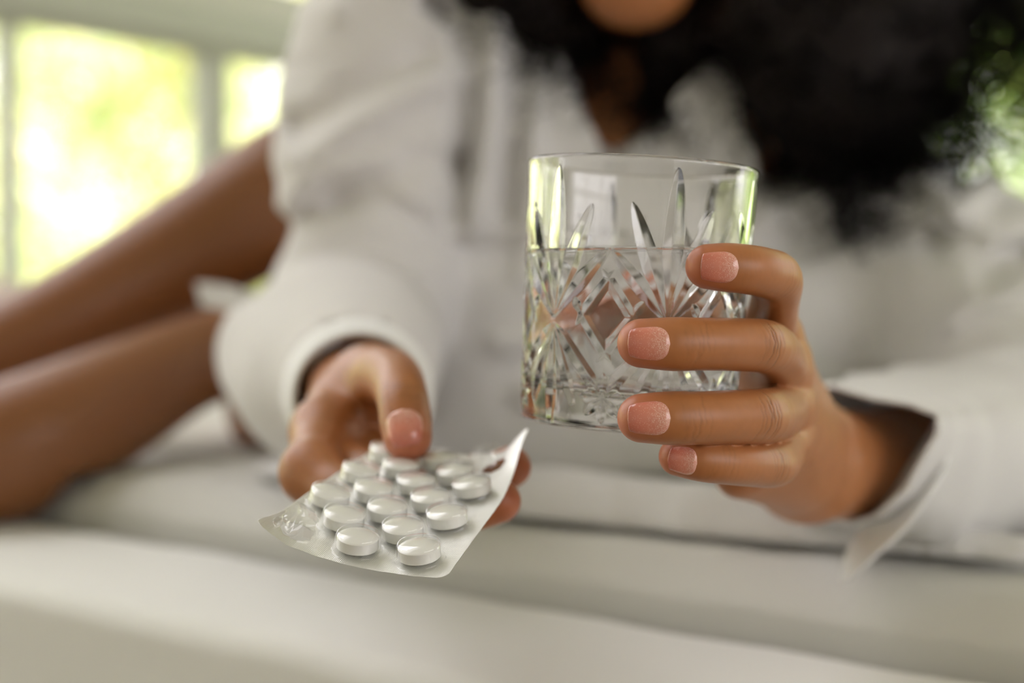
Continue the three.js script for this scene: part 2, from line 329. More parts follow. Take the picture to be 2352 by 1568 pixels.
    pos.push(0, typeof y0 === 'function' ? y0(0, 0) : y0, 0, 0, typeof y1 === 'function' ? y1(0, 0) : y1, 0);
    for (let i = 0; i < n; i++) { const k = (i + 1) % n; idx.push(c0, k, i, c0 + 1, (m - 1) * n + i, (m - 1) * n + k); }
    const g = new THREE.BufferGeometry(); g.setAttribute('position', new THREE.Float32BufferAttribute(pos, 3)); g.setIndex(idx); g.computeVertexNormals(); return g;
  }
  const glassMat = phys({ color: 0xffffff, transmission: 1, thickness: 0.004, roughness: 0, ior: 1.5 });
  const t = mesh('drinking_glass', revolve(rows, N), glassMat);
  t.position.copy(GLASS_P); t.quaternion.copy(GLASS_Q);
  t.userData = { label: 'clear cut glass tumbler with fan and diamond cuts, half full of water', category: 'glass' };
  const LEVEL = 0.0583, tilt = Math.tan(3.5 * Math.PI / 180), wr = [], o = 0.00012;
  wr.push([() => 0.0008, BOT + 0.0004 - o]);
  for (let i = 8; i >= 0; i--) { const f = i / 8 * Math.PI / 2; wr.push([() => inner(BOT + cr_) - cr_ + (cr_ + o) * Math.cos(f), BOT + cr_ - (cr_ + o) * Math.sin(f)]); }
  for (let i = 1; i <= 24; i++) { const q = i / 24; wr.push([() => inner(BOT + cr_ + (LEVEL - BOT - cr_) * q) + o, (x) => BOT + cr_ + (LEVEL + x * tilt - BOT - cr_) * q]); }
  wr.push([() => inner(LEVEL) - 0.0009, (x) => LEVEL + x * tilt - 0.0006], [() => 0.0008, (x) => LEVEL + x * tilt - 0.0006]);
  const w = mesh('drinking_water', revolve(wr, 180), phys({ color: 0xffffff, transmission: 1, thickness: 0.05, roughness: 0, ior: 1.333 }));
  w.position.copy(GLASS_P); w.quaternion.copy(GLASS_Q);
  w.userData = { label: 'clear still water filling the lower part of the cut glass tumbler', category: 'water' };
}

// ---------------------------------------------------------------- blister pack and its tablets
const PACK = { p: [-0.03573, -0.05339, -0.46312], r: [0.27278, -0.30224, -0.06813], s: 0.02033, L: 0.02431, k: [3.73595, -0.27364, 1.97714] };
const packV = V3(...PACK.r), packQ = CAM_Q.clone().multiply(new THREE.Quaternion().setFromAxisAngle(packV.clone().normalize(), packV.length()));
const packP = fromCam(V3(...PACK.p));
const packH = (U, V) => PACK.k[0] * U * U + PACK.k[1] * V * V + PACK.k[2] * U * V + 0.007 * smooth(0.016, 0.034, U) * smooth(0.026, 0.054, V) + 0.003 * smooth(-0.016, -0.030, U) * smooth(-0.026, -0.047, V);
const packN = (U, V) => { const e = 1e-4; return V3(-(packH(U + e, V) - packH(U - e, V)) / 2 / e, 1, (packH(U, V + e) - packH(U, V - e)) / 2 / e).normalize(); };
const packLocal = (U, V, h) => V3(U - 0.0052 * smooth(0.012, 0.033, U) * smooth(0, 0.05, V), packH(U, V), -V).addScaledVector(packN(U, V), h);
const packWorld = (U, V, h) => packLocal(U, V, h).applyQuaternion(packQ).add(packP);
{
  const U0 = -0.0293, U1 = 0.0322, V0 = -0.0462, V1 = 0.0535, CR = 0.0035;
  const spots = [];
  for (let r = 0; r < 7; r++) for (const c of r % 2 ? [-0.5, 0.5] : [-1, 0, 1]) spots.push({ r, c, U: c * PACK.s, V: (r - 3) * PACK.L / 2, empty: (r === 0 && c === -1) || (r === 6 && c === 1) });
  const t = thing('blister_pack', 'silver foil blister pack of white tablets, two bubbles empty, held out in a hand', 'blister pack', packP);
  t.quaternion.copy(packQ);
  // foil: fine grid with torn holes under the empty bubbles
  const hole = (U, V) => spots.some((s) => s.empty && Math.hypot((U - s.U - 0.0006) / 1.0, V - s.V + 0.0003) < 0.0052 + 0.0011 * noise(U * 700, V * 700, s.r));
  const inside = (U, V) => { const du = Math.max(U0 + CR - U, U - U1 + CR, 0), dv = Math.max(V0 + CR - V, V - V1 + CR, 0); return Math.hypot(du, dv) <= CR + 1e-6; };
  const nu = 160, nv = 250;
  function sheetGrid(h, holes, thick) {
    const pos = [], uv = [], idx = [], id = (i, j) => i * (nv + 1) + j, n = (nu + 1) * (nv + 1);
    for (const hh of [h, h - thick]) for (let i = 0; i <= nu; i++) for (let j = 0; j <= nv; j++) {
      let U = U0 + (U1 - U0) * i / nu, V = V0 + (V1 - V0) * j / nv;
      const du = U < U0 + CR ? U - U0 - CR : U > U1 - CR ? U - U1 + CR : 0, dv = V < V0 + CR ? V - V0 - CR : V > V1 - CR ? V - V1 + CR : 0, m = Math.max(Math.abs(du), Math.abs(dv)), l = Math.hypot(du, dv);
      if (l > 0) { U += du * (m / l - 1); V += dv * (m / l - 1); }
      const wr = 0.00012 * noise(U * 260, V * 260, 3) + 0.00022 * noise(U * 120, V * 120, 9) * smooth(V0 + 0.012, V0, V);
      const p = packLocal(U, V, hh + wr); pos.push(p.x, p.y, p.z); uv.push(U, V);
    }
    for (let i = 0; i < nu; i++) for (let j = 0; j < nv; j++) {
      const U = U0 + (U1 - U0) * (i + 0.5) / nu, V = V0 + (V1 - V0) * (j + 0.5) / nv;
      if (holes && hole(U, V)) continue;
      const a = id(i, j), b = id(i + 1, j), c = id(i + 1, j + 1), d = id(i, j + 1);
      idx.push(a, b, c, a, c, d, n + a, n + c, n + b, n + a, n + d, n + c);
    }
    const edge = (a, b) => idx.push(a, n + a, n + b, a, n + b, b);
    for (let i = 0; i < nu; i++) { edge(id(i, 0), id(i + 1, 0)); edge(id(i + 1, nv), id(i, nv)); }
    for (let j = 0; j < nv; j++) { edge(id(0, j + 1), id(0, j)); edge(id(nu, j), id(nu, j + 1)); }
    const g = new THREE.BufferGeometry(); g.setAttribute('position', new THREE.Float32BufferAttribute(pos, 3)); g.setAttribute('uv', new THREE.Float32BufferAttribute(uv, 2)); g.setIndex(idx); g.computeVertexNormals(); return g;
  }
  // knurl relief of the seal: pitch 0.5 mm
  const K = 64, data = new Uint8Array(K * K * 4);
  for (let y = 0; y < K; y++) for (let x = 0; x < K; x++) { const f = (0.5 + 0.5 * Math.cos(x / K * 2 * Math.PI)) * (0.5 + 0.5 * Math.cos(y / K * 2 * Math.PI)), o = (y * K + x) * 4; data[o] = data[o + 1] = data[o + 2] = 255 * f; data[o + 3] = 255; }
  const knurl = new THREE.DataTexture(data, K, K); knurl.wrapS = knurl.wrapT = THREE.RepeatWrapping; knurl.magFilter = THREE.LinearFilter; knurl.repeat.set(1900, 1900); knurl.needsUpdate = true;
  const foilMat = phys({ color: rgb(0.86, 0.86, 0.83), metalness: 0.9, roughness: 0.42, bumpMap: knurl, bumpScale: 0.00009, clearcoat: 0.3, clearcoatRoughness: 0.15 });
  mesh('foil', sheetGrid(0, true, 0.0001), foilMat, t);
  // bubbles
  const film = phys({ color: 0xffffff, transmission: 1, thickness: 0, roughness: 0.03, ior: 1.62 });
  const prof = [[0.0082, 0.0001], [0.0077, 0.00022], [0.00735, 0.0007], [0.0071, 0.0022], [0.0069, 0.0040], [0.0067, 0.0053], [0.00635, 0.00588], [0.0056, 0.0062], [0.0040, 0.00648], [0.0020, 0.0066], [0.0001, 0.00665]];
  const bubbleGeo = new THREE.LatheGeometry(prof.slice().reverse().map(([r, y]) => new THREE.Vector2(r, y)), 72);
  function crushed(k) {
    let g = new THREE.LatheGeometry(prof.slice(1).reverse().map(([r, y]) => new THREE.Vector2(r, y)), 26); const p = g.attributes.position;
    for (let i = 0; i < p.count; i++) {
      const x = p.getX(i), y = p.getY(i), z = p.getZ(i), q = Math.floor(noise(x * 260 + k * 9, y * 200, z * 260) * 9) / 9;
      const side = k ? smooth(-0.002, 0.005, x + z * 0.4) : smooth(0.001, -0.006, x * 0.9 - z * 0.6), dent = y > 0.001 ? 1 : 0;
      p.setXYZ(i, x + dent * q * 0.0028 + dent * side * 0.0016 * (k ? -1 : 1), y - dent * side * Math.min(y * 0.75, 0.0034 + q * 0.004) + (k ? dent * 0.0008 : 0), z + dent * noise(z * 300, x * 300, k) * 0.002);
    }
    g.deleteAttribute('normal'); g.deleteAttribute('uv'); g = g.toNonIndexed(); g.computeVertexNormals(); return g;
  }
  // tablet: domed faces, cylindrical band, softened edges
  const tp = [[0, 0], [0.002, 0.00008], [0.004, 0.00038], [0.0054, 0.0008], [0.006, 0.00108], [0.00628, 0.00128], [0.00637, 0.0015], [0.00637, 0.0030], [0.00637, 0.0046 - 0.0002], [0.00628, 0.0046], [0.006, 0.0048], [0.0054, 0.00508], [0.004, 0.0055], [0.002, 0.0058], [0, 0.00588]];
  const tabletGeo = new THREE.LatheGeometry(new THREE.SplineCurve(tp.map(([r, y]) => new THREE.Vector2(r, y))).getPoints(60).map((v) => (v.x = Math.max(0, v.x), v)), 64);
  const tabletMat = phys({ color: rgb(0.83, 0.83, 0.80), roughness: 0.25, clearcoat: 1, clearcoatRoughness: 0.12 });
  const rowWord = ['front', 'second', 'third', 'fourth', 'fifth', 'sixth', 'rearmost'], three = { '-1': 'left', 0: 'middle', 1: 'right' };
  let proto;
  for (const s of spots) {
    const n = packN(s.U, s.V), q = new THREE.Quaternion().setFromUnitVectors(V3(0, 1, 0), n);
    const b = mesh(s.empty ? 'crushed_bubble' : 'bubble', s.empty ? crushed(s.r ? 1 : 0) : bubbleGeo, film, t);
    b.position.copy(packLocal(s.U, s.V, 0.00005)); b.quaternion.copy(q);
    if (s.empty) { b.userData.label = 'crushed empty clear bubble with torn foil under it'; continue; }
    const o = proto ? proto.clone() : mesh('tablet', tabletGeo, tabletMat); 
    if (proto) { o.name = numbered('tablet'); scene.add(o); }
    proto ??= o;
    o.position.copy(packWorld(s.U + (rnd() - 0.5) * 0.0006, s.V - 0.0002, 0.00012)); 
    o.quaternion.copy(packQ).multiply(q).multiply(new THREE.Quaternion().setFromEuler(new THREE.Euler((rnd() - 0.5) * 0.05, rnd() * 6, (rnd() - 0.5) * 0.05)));
    const place = s.r % 2 ? (s.c < 0 ? 'left one of the two' : 'right one of the two') : s.r === 0 ? (s.c === 0 ? 'left one of the two' : 'right one of the two') : s.r === 6 ? (s.c === 0 ? 'right one, in shadow' : 'left one, behind the thumb tip') : three[s.c] + ' one of the three';
    o.userData = { label: 'white round tablet in ' + rowWord[s.r] + ' row of the blister pack, ' + place, category: 'tablet', group: 'white tablets in the blister pack' };
  }
}

// ---------------------------------------------------------------- the person
const person = thing('person', 'person in a white linen shirt reclining on the daybed, holding a glass and blister pack', 'person');
const skin = phys({ color: 0xffffff, vertexColors: true, roughness: 0.42, specularIntensity: 0.75, clearcoat: 0.2, clearcoatRoughness: 0.36 });
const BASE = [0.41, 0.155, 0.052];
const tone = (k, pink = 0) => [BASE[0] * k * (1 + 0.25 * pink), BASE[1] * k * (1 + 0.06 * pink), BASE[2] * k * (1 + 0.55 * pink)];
const nailMat = phys({ color: 0xffffff, roughness: 0.3, clearcoat: 0.9, clearcoatRoughness: 0.12 });
{                                                          // rose polish, silver glitter thicker towards the cuticle
  const G = 96, d = new Uint8Array(G * G * 4), h = new Uint8Array(G * G * 4);
  for (let y = 0; y < G; y++) for (let x = 0; x < G; x++) {
    const i = (y * G + x) * 4, l = x / G, gl = rnd() < 0.03 + 0.34 * smooth(0.62, 0.0, l), v = gl ? 0.35 + 0.65 * rnd() : 0, k = 1 - 0.1 * smooth(0.5, 1, l);
    d[i] = 222 * k + 30 * v; d[i + 1] = (122 + 30 * (1 - l)) * k + 85 * v; d[i + 2] = (100 + 34 * (1 - l)) * k + 90 * v; d[i + 3] = 255;
    h[i] = h[i + 1] = h[i + 2] = gl ? 120 + 130 * rnd() : 40 * rnd(); h[i + 3] = 255;
  }
  const tex = (a) => { const t = new THREE.DataTexture(a, G, G); t.magFilter = THREE.LinearFilter; t.needsUpdate = true; return t; };
  nailMat.map = tex(d); nailMat.map.colorSpace = THREE.SRGBColorSpace; nailMat.bumpMap = tex(h); nailMat.bumpScale = 0.00003;
}
// one hand: fingers as chains of [u, v, depth, radius]; each joins the palm smoothly but stays apart from its neighbours
function buildHand(spec) {
  const pts = [];
  const pt = ([u, v, d, r]) => { const p = P(u, v, d); pts.push(p); return [p, r]; };
  const fingers = spec.fingers.map((f) => ({ ...f, c: f.chain.map(pt) }));
  fingers.forEach((f) => { f.sdf = chain(f.c); });
  const bones = spec.palm.map(([a, b]) => { const A = pt(a), B = pt(b); return seg(A[0], B[0], A[1], B[1]); });
  const palm = (x, y, z) => { let d = bones[0](x, y, z); for (let i = 1; i < bones.length; i++) d = smin(d, bones[i](x, y, z), spec.blend ?? 0.012); return d; };
  const sdf = (x, y, z) => {
    const p = palm(x, y, z); let d = p;
    for (const f of fingers) d = Math.min(d, smin(p, f.sdf(x, y, z), f.join ?? 0.008));
    return Math.max(d, 0.533 - y);                        // rests on the cushion
  };
  const [lo, hi] = box3(pts, 0.035), geo = nets(sdf, lo, hi, spec.cell);
  const pos = geo.attributes.position, nor = geo.attributes.normal, dark = new Float32Array(pos.count), pink = new Float32Array(pos.count), q = V3();
  const toCam = V3(0, CAM_Y, 0);
  for (const f of fingers) {
    f.tip = f.c[0][0]; f.axis = f.c[0][0].clone().sub(f.c[1][0]).normalize();
    const back = f.back ? fromCam(V3(...f.back)).sub(V3(0, CAM_Y, 0)) : toCam.clone().sub(f.tip);
    f.dorsal = back.addScaledVector(f.axis, -back.dot(f.axis)).normalize();
    f.side = f.axis.clone().cross(f.dorsal);
    for (const [j, strength, t] of f.creases ?? []) {
      const J = f.c[j - 1][0].clone().lerp(f.c[j][0], t), r = f.c[j][1], a = f.c[j - 1][0].clone().sub(f.c[j][0]).normalize(), dn = toCam.clone().sub(J); dn.addScaledVector(a, -dn.dot(a)).normalize();
      const lines = [-0.0042, -0.0022, -0.0004, 0.0012, 0.0032, 0.0047].map((o) => [o + 0.0004 * (rnd() - 0.5), (0.5 + 0.5 * rnd()) * (Math.abs(o) < 0.0025 ? 1 : 0.55), rnd() * 20]);
      const lat = a.clone().cross(dn);
      for (let i = 0; i < pos.count; i++) {
        q.fromBufferAttribute(pos, i).sub(J); const s = q.dot(a); if (Math.abs(s) > 0.009) continue;
        const h = q.dot(dn), w = q.dot(lat); if (h < 0 || h * h + w * w > r * r * 2.2) continue;
        const face = smooth(0.15, 0.7, h / r) ;
        for (const [o, am, ph] of lines) { const e = (s - o - 0.0003 * Math.sin(w * 520 + ph) - 0.00018 * Math.sin(w * 1700 + ph * 2)) / 0.00034; dark[i] += strength * am * face * Math.exp(-e * e) * smooth(0.85, 0.35, Math.abs(w / r - 0.35 * Math.sin(ph * 3))); }
        pink[i] -= 0.35 * strength * Math.exp(-Math.pow(s / 0.005, 2)) * face;
      }
    }
    for (let i = 0; i < pos.count; i++) { q.fromBufferAttribute(pos, i).sub(f.tip); const s = q.dot(f.axis); if (q.length() < 0.03) pink[i] = Math.max(pink[i], smooth(-0.012, 0.008, s) * smooth(0.02, 0.012, q.length())); }
  }
  for (let i = 0; i < pos.count; i++) { const d = Math.min(dark[i], 1.3) * 0.00024; pos.setXYZ(i, pos.getX(i) - nor.getX(i) * d, pos.getY(i) - nor.getY(i) * d, pos.getZ(i) - nor.getZ(i) * d); }
  geo.computeVertexNormals();
  const col = new Float32Array(pos.count * 3);
  for (let i = 0; i < pos.count; i++) {
    const x = pos.getX(i), y = pos.getY(i), z = pos.getZ(i), n = 1 + 0.07 * noise(x * 120, y * 120, z * 120) + 0.05 * noise(x * 420, y * 420, z * 420);
    const c = tone(n * (1 - 0.55 * Math.min(1, dark[i])) * (1 + 0.16 * Math.min(0, pink[i])), Math.max(0, pink[i]));
    col.set(c, i * 3);
  }
  geo.setAttribute('color', new THREE.BufferAttribute(col, 3));
  // nails ride on the skin: march on to the surface across the fingertip
  for (const f of fingers) {
    if (!f.nail) continue;
    const [len, wid, shift] = f.nail, nl = 26, nw = 22, r = f.c[0][1], top = [], O = f.tip.clone().addScaledVector(f.axis, shift);
    const at = (l, w) => {                                     // l: 0 cuticle .. 1 free edge, w: -1 .. 1
      const round = l < 0.45 ? Math.sqrt(1 - Math.pow((0.45 - l) / 0.45, 2.6)) : 1 - 0.10 * Math.pow((l - 0.45) / 0.55, 3);
      const ang = w * wid * Math.max(0.02, round), dir = f.dorsal.clone().multiplyScalar(Math.cos(ang)).addScaledVector(f.side, Math.sin(ang));
      const base = O.clone().addScaledVector(f.axis, (l - 1) * len - (l > 0.8 ? 0.0007 * (l - 0.8) / 0.2 * w * w : 0));
      let t = r * 2.2; for (let i = 0; i < 40; i++) { const p = base.clone().addScaledVector(dir, t), d = smin(palm(p.x, p.y, p.z), f.sdf(p.x, p.y, p.z), f.join ?? 0.008); if (Math.abs(d) < 2e-5) break; t -= d * 0.9; }
      const edge = Math.max(Math.abs(w), l > 0.5 ? 0 : 1 - l * 2.2);
      return base.addScaledVector(dir, t + 0.00042 - 0.0004 * smooth(0.72, 1, edge) + 0.0002 * smooth(0.9, 1, l));
    };
    const p = [], uv = [], idx = [], id = (i, j) => i * (nw + 1) + j, n = (nl + 1) * (nw + 1);
    for (const s of [0, 1]) for (let i = 0; i <= nl; i++) for (let j = 0; j <= nw; j++) { const v = at(i / nl, j / nw * 2 - 1); if (s) v.addScaledVector(f.dorsal, -0.0006); p.push(v.x, v.y, v.z); uv.push(0.02 + i / nl * 0.96, 0.02 + j / nw * 0.9); }
    for (let i = 0; i < nl; i++) for (let j = 0; j < nw; j++) { const a = id(i, j), b = id(i + 1, j), c = id(i + 1, j + 1), d = id(i, j + 1); idx.push(a, c, b, a, d, c, n + a, n + b, n + c, n + a, n + c, n + d); }
    for (let i = 0; i < nl; i++) for (const [a, b] of [[id(i, 0), id(i + 1, 0)], [id(i + 1, nw), id(i, nw)]]) idx.push(a, b, n + b, a, n + b, n + a);
    for (let j = 0; j < nw; j++) for (const [a, b] of [[id(nl, j), id(nl, j + 1)], [id(0, j + 1), id(0, j)]]) idx.push(a, b, n + b, a, n + b, n + a);
    const g = new THREE.BufferGeometry(); g.setAttribute('position', new THREE.Float32BufferAttribute(p, 3)); g.setAttribute('uv', new THREE.Float32BufferAttribute(uv, 2)); g.setIndex(idx); g.computeVertexNormals();
    mesh(f.thumb ? 'thumb_nail' : 'fingernail', g, nailMat, person).userData.label = 'pink glitter nail';
  }
  return geo;
}
// the hand round the glass
const gripHand = buildHand({
  cell: 0.0006,
  fingers: [
    { chain: [[1626, 612, 0.4285, 0.0068], [1668, 614, 0.4285, 0.0074], [1712, 618, 0.4305, 0.0075], [1755, 626, 0.4375, 0.0077], [1785, 642, 0.449, 0.0080], [1778, 700, 0.477, 0.0082], [1764, 768, 0.507, 0.0100]], nail: [0.0112, 0.68, 0.0030], creases: [[2, 0.2, 0.6], [4, 0.2, 0.3]] },
    { chain: [[1474, 788, 0.4225, 0.0073], [1545, 790, 0.4215, 0.0080], [1610, 790, 0.4245, 0.0079], [1690, 791, 0.4325, 0.0081], [1758, 796, 0.444, 0.0084], [1785, 818, 0.474, 0.0088], [1783, 848, 0.508, 0.0108]], nail: [0.0124, 0.68, 0.0040], creases: [[2, 0.5, 0.6], [4, 0.85, 0.5]] },
    { chain: [[1474, 960, 0.4225, 0.0073], [1540, 960, 0.4215, 0.0080], [1600, 960, 0.4245, 0.0080], [1680, 958, 0.4330, 0.0083], [1752, 955, 0.445, 0.0087], [1785, 950, 0.477, 0.0092], [1785, 934, 0.512, 0.0108]], nail: [0.0126, 0.68, 0.0040], creases: [[2, 0.5, 0.6], [4, 0.85, 0.5]] },
    { chain: [[1558, 1048, 0.4345, 0.0060], [1610, 1056, 0.4325, 0.0066], [1668, 1063, 0.436, 0.0066], [1725, 1066, 0.445, 0.0070], [1775, 1066, 0.459, 0.0075], [1790, 1050, 0.487, 0.0082], [1785, 1012, 0.517, 0.0102]], nail: [0.0090, 0.68, 0.0020], back: [0, -0.12, 1], creases: [[2, 0.3, 0.6], [4, 0.75, 0.4]] },
    { chain: [[1440, 722, 0.531, 0.0088], [1500, 738, 0.531, 0.0098], [1570, 765, 0.534, 0.0098], [1650, 810, 0.544, 0.0105], [1720, 855, 0.553, 0.0115], [1790, 930, 0.566, 0.014]], thumb: true },
  ],
  palm: [
    [[1764, 768, 0.509, 0.0100], [1835, 1020, 0.600, 0.013]], [[1783, 848, 0.512, 0.0110], [1845, 1040, 0.600, 0.015]], [[1785, 934, 0.515, 0.0110], [1855, 1060, 0.600, 0.016]],
    [[1780, 1012, 0.520, 0.011], [1850, 1085, 0.600, 0.016]], [[1700, 1085, 0.535, 0.010], [1840, 1075, 0.595, 0.018]], [[1790, 930, 0.566, 0.014], [1850, 1040, 0.605, 0.018]],
    [[1862, 1062, 0.605, 0.0230], [2060, 1075, 0.695, 0.0275]], [[2060, 1075, 0.695, 0.0275], [2420, 1110, 0.88, 0.034]],
  ],
});
// the hand holding out the blister pack
const offerHand = buildHand({
  cell: 0.001, blend: 0.008,
  fingers: [
    { chain: [[936, 1004, 0.4965, 0.0085], [932, 968, 0.5000, 0.0092], [926, 925, 0.506, 0.0092], [918, 893, 0.521, 0.0097], [908, 874, 0.541, 0.0106], [888, 864, 0.566, 0.0118], [850, 880, 0.596, 0.0145]], thumb: true, nail: [0.0128, 0.80, 0.0066], creases: [[2, 0.6, 0.9]], join: 0.01, back: [-0.05, 0.28, 1] },
    { chain: [[1146, 1150, 0.488, 0.0076], [1095, 1162, 0.49, 0.0083], [1045, 1172, 0.492, 0.0085], [970, 1178, 0.497, 0.009], [900, 1172, 0.503, 0.0093], [800, 1140, 0.512, 0.0096], [715, 1085, 0.529, 0.0103]] },
    { chain: [[1172, 1072, 0.515, 0.0076], [1120, 1098, 0.517, 0.0083], [1070, 1115, 0.519, 0.0088], [990, 1125, 0.524, 0.0093], [930, 1125, 0.528, 0.0096], [840, 1090, 0.542, 0.01], [775, 1062, 0.582, 0.0095]] },
    { chain: [[1085, 1120, 0.545, 0.0075], [1045, 1130, 0.547, 0.0082], [1000, 1135, 0.549, 0.0085], [940, 1130, 0.554, 0.009], [900, 1115, 0.558, 0.0092], [850, 1070, 0.566, 0.0098], [810, 1040, 0.600, 0.0095]] },
    { chain: [[990, 1110, 0.562, 0.0065], [965, 1115, 0.564, 0.007], [935, 1118, 0.566, 0.0072], [905, 1105, 0.572, 0.0077], [885, 1085, 0.577, 0.008], [862, 1045, 0.583, 0.0088], [842, 1025, 0.612, 0.009]] },
  ],
  palm: [
    [[715, 1085, 0.529, 0.0103], [744, 990, 0.568, 0.0120]], [[744, 990, 0.568, 0.0120], [795, 905, 0.612, 0.0145]], [[775, 1062, 0.582, 0.0095], [812, 925, 0.628, 0.014]], [[810, 1040, 0.600, 0.0095], [830, 925, 0.634, 0.014]], [[842, 1025, 0.612, 0.009], [848, 925, 0.636, 0.013]],
    [[850, 880, 0.596, 0.0145], [820, 908, 0.625, 0.017]],
    [[820, 908, 0.622, 0.020], [808, 870, 0.70, 0.0235]], [[808, 870, 0.70, 0.0235], [790, 790, 0.92, 0.036]],
  ],
});
// head, neck, chest, upper arms and legs
const bodyParts = [];
{
  const k = (list, kk) => chain(list.map(([u, v, d, r]) => [P(u, v, d), r]), kk);
  const headC = P(1490, -330, 0.985), skull = ellipsoid(headC, V3(0.074, 0.095, 0.092)), jaw = k([[1468, -95, 0.928, 0.040], [1485, -200, 0.95, 0.056]], 0.02), chin = ellipsoid(P(1458, -35, 0.905), V3(0.034, 0.028, 0.026));
  const nose = k([[1470, -235, 0.878, 0.010], [1475, -300, 0.885, 0.006]], 0.004), lipU = ellipsoid(P(1465, -150, 0.889), V3(0.022, 0.005, 0.008)), lipL = ellipsoid(P(1465, -122, 0.889), V3(0.019, 0.006, 0.008));
  const eyes = [[-110, -345], [110, -350]].map(([du, v]) => ellipsoid(P(1478 + du, v, 0.905), V3(0.014, 0.007, 0.010))), ears = [[-255], [265]].map(([du]) => ellipsoid(P(1490 + du, -300, 0.99), V3(0.010, 0.03, 0.018)));
  const neck = k([[1475, -120, 1.0, 0.05], [1440, 200, 1.03, 0.05], [1420, 330, 1.06, 0.07]], 0.03);
  const chest = k([[1130, 180, 1.06, 0.06], [1420, 400, 1.07, 0.085], [1780, 560, 1.05, 0.06]], 0.08), torso = k([[1420, 420, 1.08, 0.10], [1050, 900, 1.14, 0.105], [820, 900, 1.2, 0.11]], 0.05);
  const arms = [k([[970, 40, 1.0, 0.052], [888, 300, 0.972, 0.047], [860, 480, 0.962, 0.044], [815, 740, 0.935, 0.040]]), k([[1860, 560, 1.03, 0.05], [2420, 1100, 0.86, 0.040]], 0.03)];
  const sdf = (x, y, z) => {
    let d = smin(skull(x, y, z), jaw(x, y, z), 0.04); d = smin(d, chin(x, y, z), 0.02); d = smin(d, nose(x, y, z), 0.008); d = smin(d, lipU(x, y, z), 0.003); d = smin(d, lipL(x, y, z), 0.003);
    for (const e of eyes) d = smin(d, e(x, y, z), 0.004); for (const e of ears) d = smin(d, e(x, y, z), 0.006);
    d = smin(d, neck(x, y, z), 0.025); let t = smin(chest(x, y, z), torso(x, y, z), 0.08); for (const a of arms) t = smin(t, a(x, y, z), 0.03);
    return Math.max(smin(d, t, 0.04), 0.533 - y);
  };
  const [lo, hi] = box3([P(700, -700, 0.85), P(2500, 1200, 0.8), P(2500, 1200, 1.3), P(600, -700, 1.3), P(700, 1300, 1.3)], 0.03);
  bodyParts.push(colored(nets(sdf, lo, hi, 0.006), () => tone(0.95)));
  const thighU = k([[860, 330, 1.30, 0.062], [700, 420, 1.25, 0.06], [552, 511, 1.20, 0.0545], [330, 640, 1.17, 0.047], [120, 752, 1.14, 0.040], [-100, 860, 1.12, 0.0385]]), shinU = k([[-120, 850, 1.14, 0.04], [-60, 740, 1.4, 0.045], [40, 712, 1.75, 0.03], [70, 700, 1.86, 0.025]]);
  const thighL = k([[820, 800, 1.16, 0.05], [600, 800, 1.11, 0.038], [450, 832, 1.07, 0.035], [300, 905, 1.02, 0.0405], [100, 1003, 0.97, 0.0470], [-100, 1070, 0.95, 0.0475]]), shinL = k([[-110, 1075, 0.96, 0.047], [-300, 1000, 1.2, 0.045], [-300, 900, 1.5, 0.035]]);
  const legs = (x, y, z) => Math.max(Math.min(smin(thighU(x, y, z), shinU(x, y, z), 0.02), smin(thighL(x, y, z), shinL(x, y, z), 0.02)), (x * RB.x + z * RB.z > 0.574 ? 0.533 : 0.503) - y);
  const lb = box3([P(-420, 1100, 0.95), P(-420, 600, 1.55), P(980, 400, 1.35), P(100, 600, 1.95), P(900, 1000, 1.0)], 0.06);
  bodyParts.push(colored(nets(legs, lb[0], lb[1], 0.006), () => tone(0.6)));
}
mesh('body', mergeGeometries([gripHand, offerHand, ...bodyParts]), skin, person);

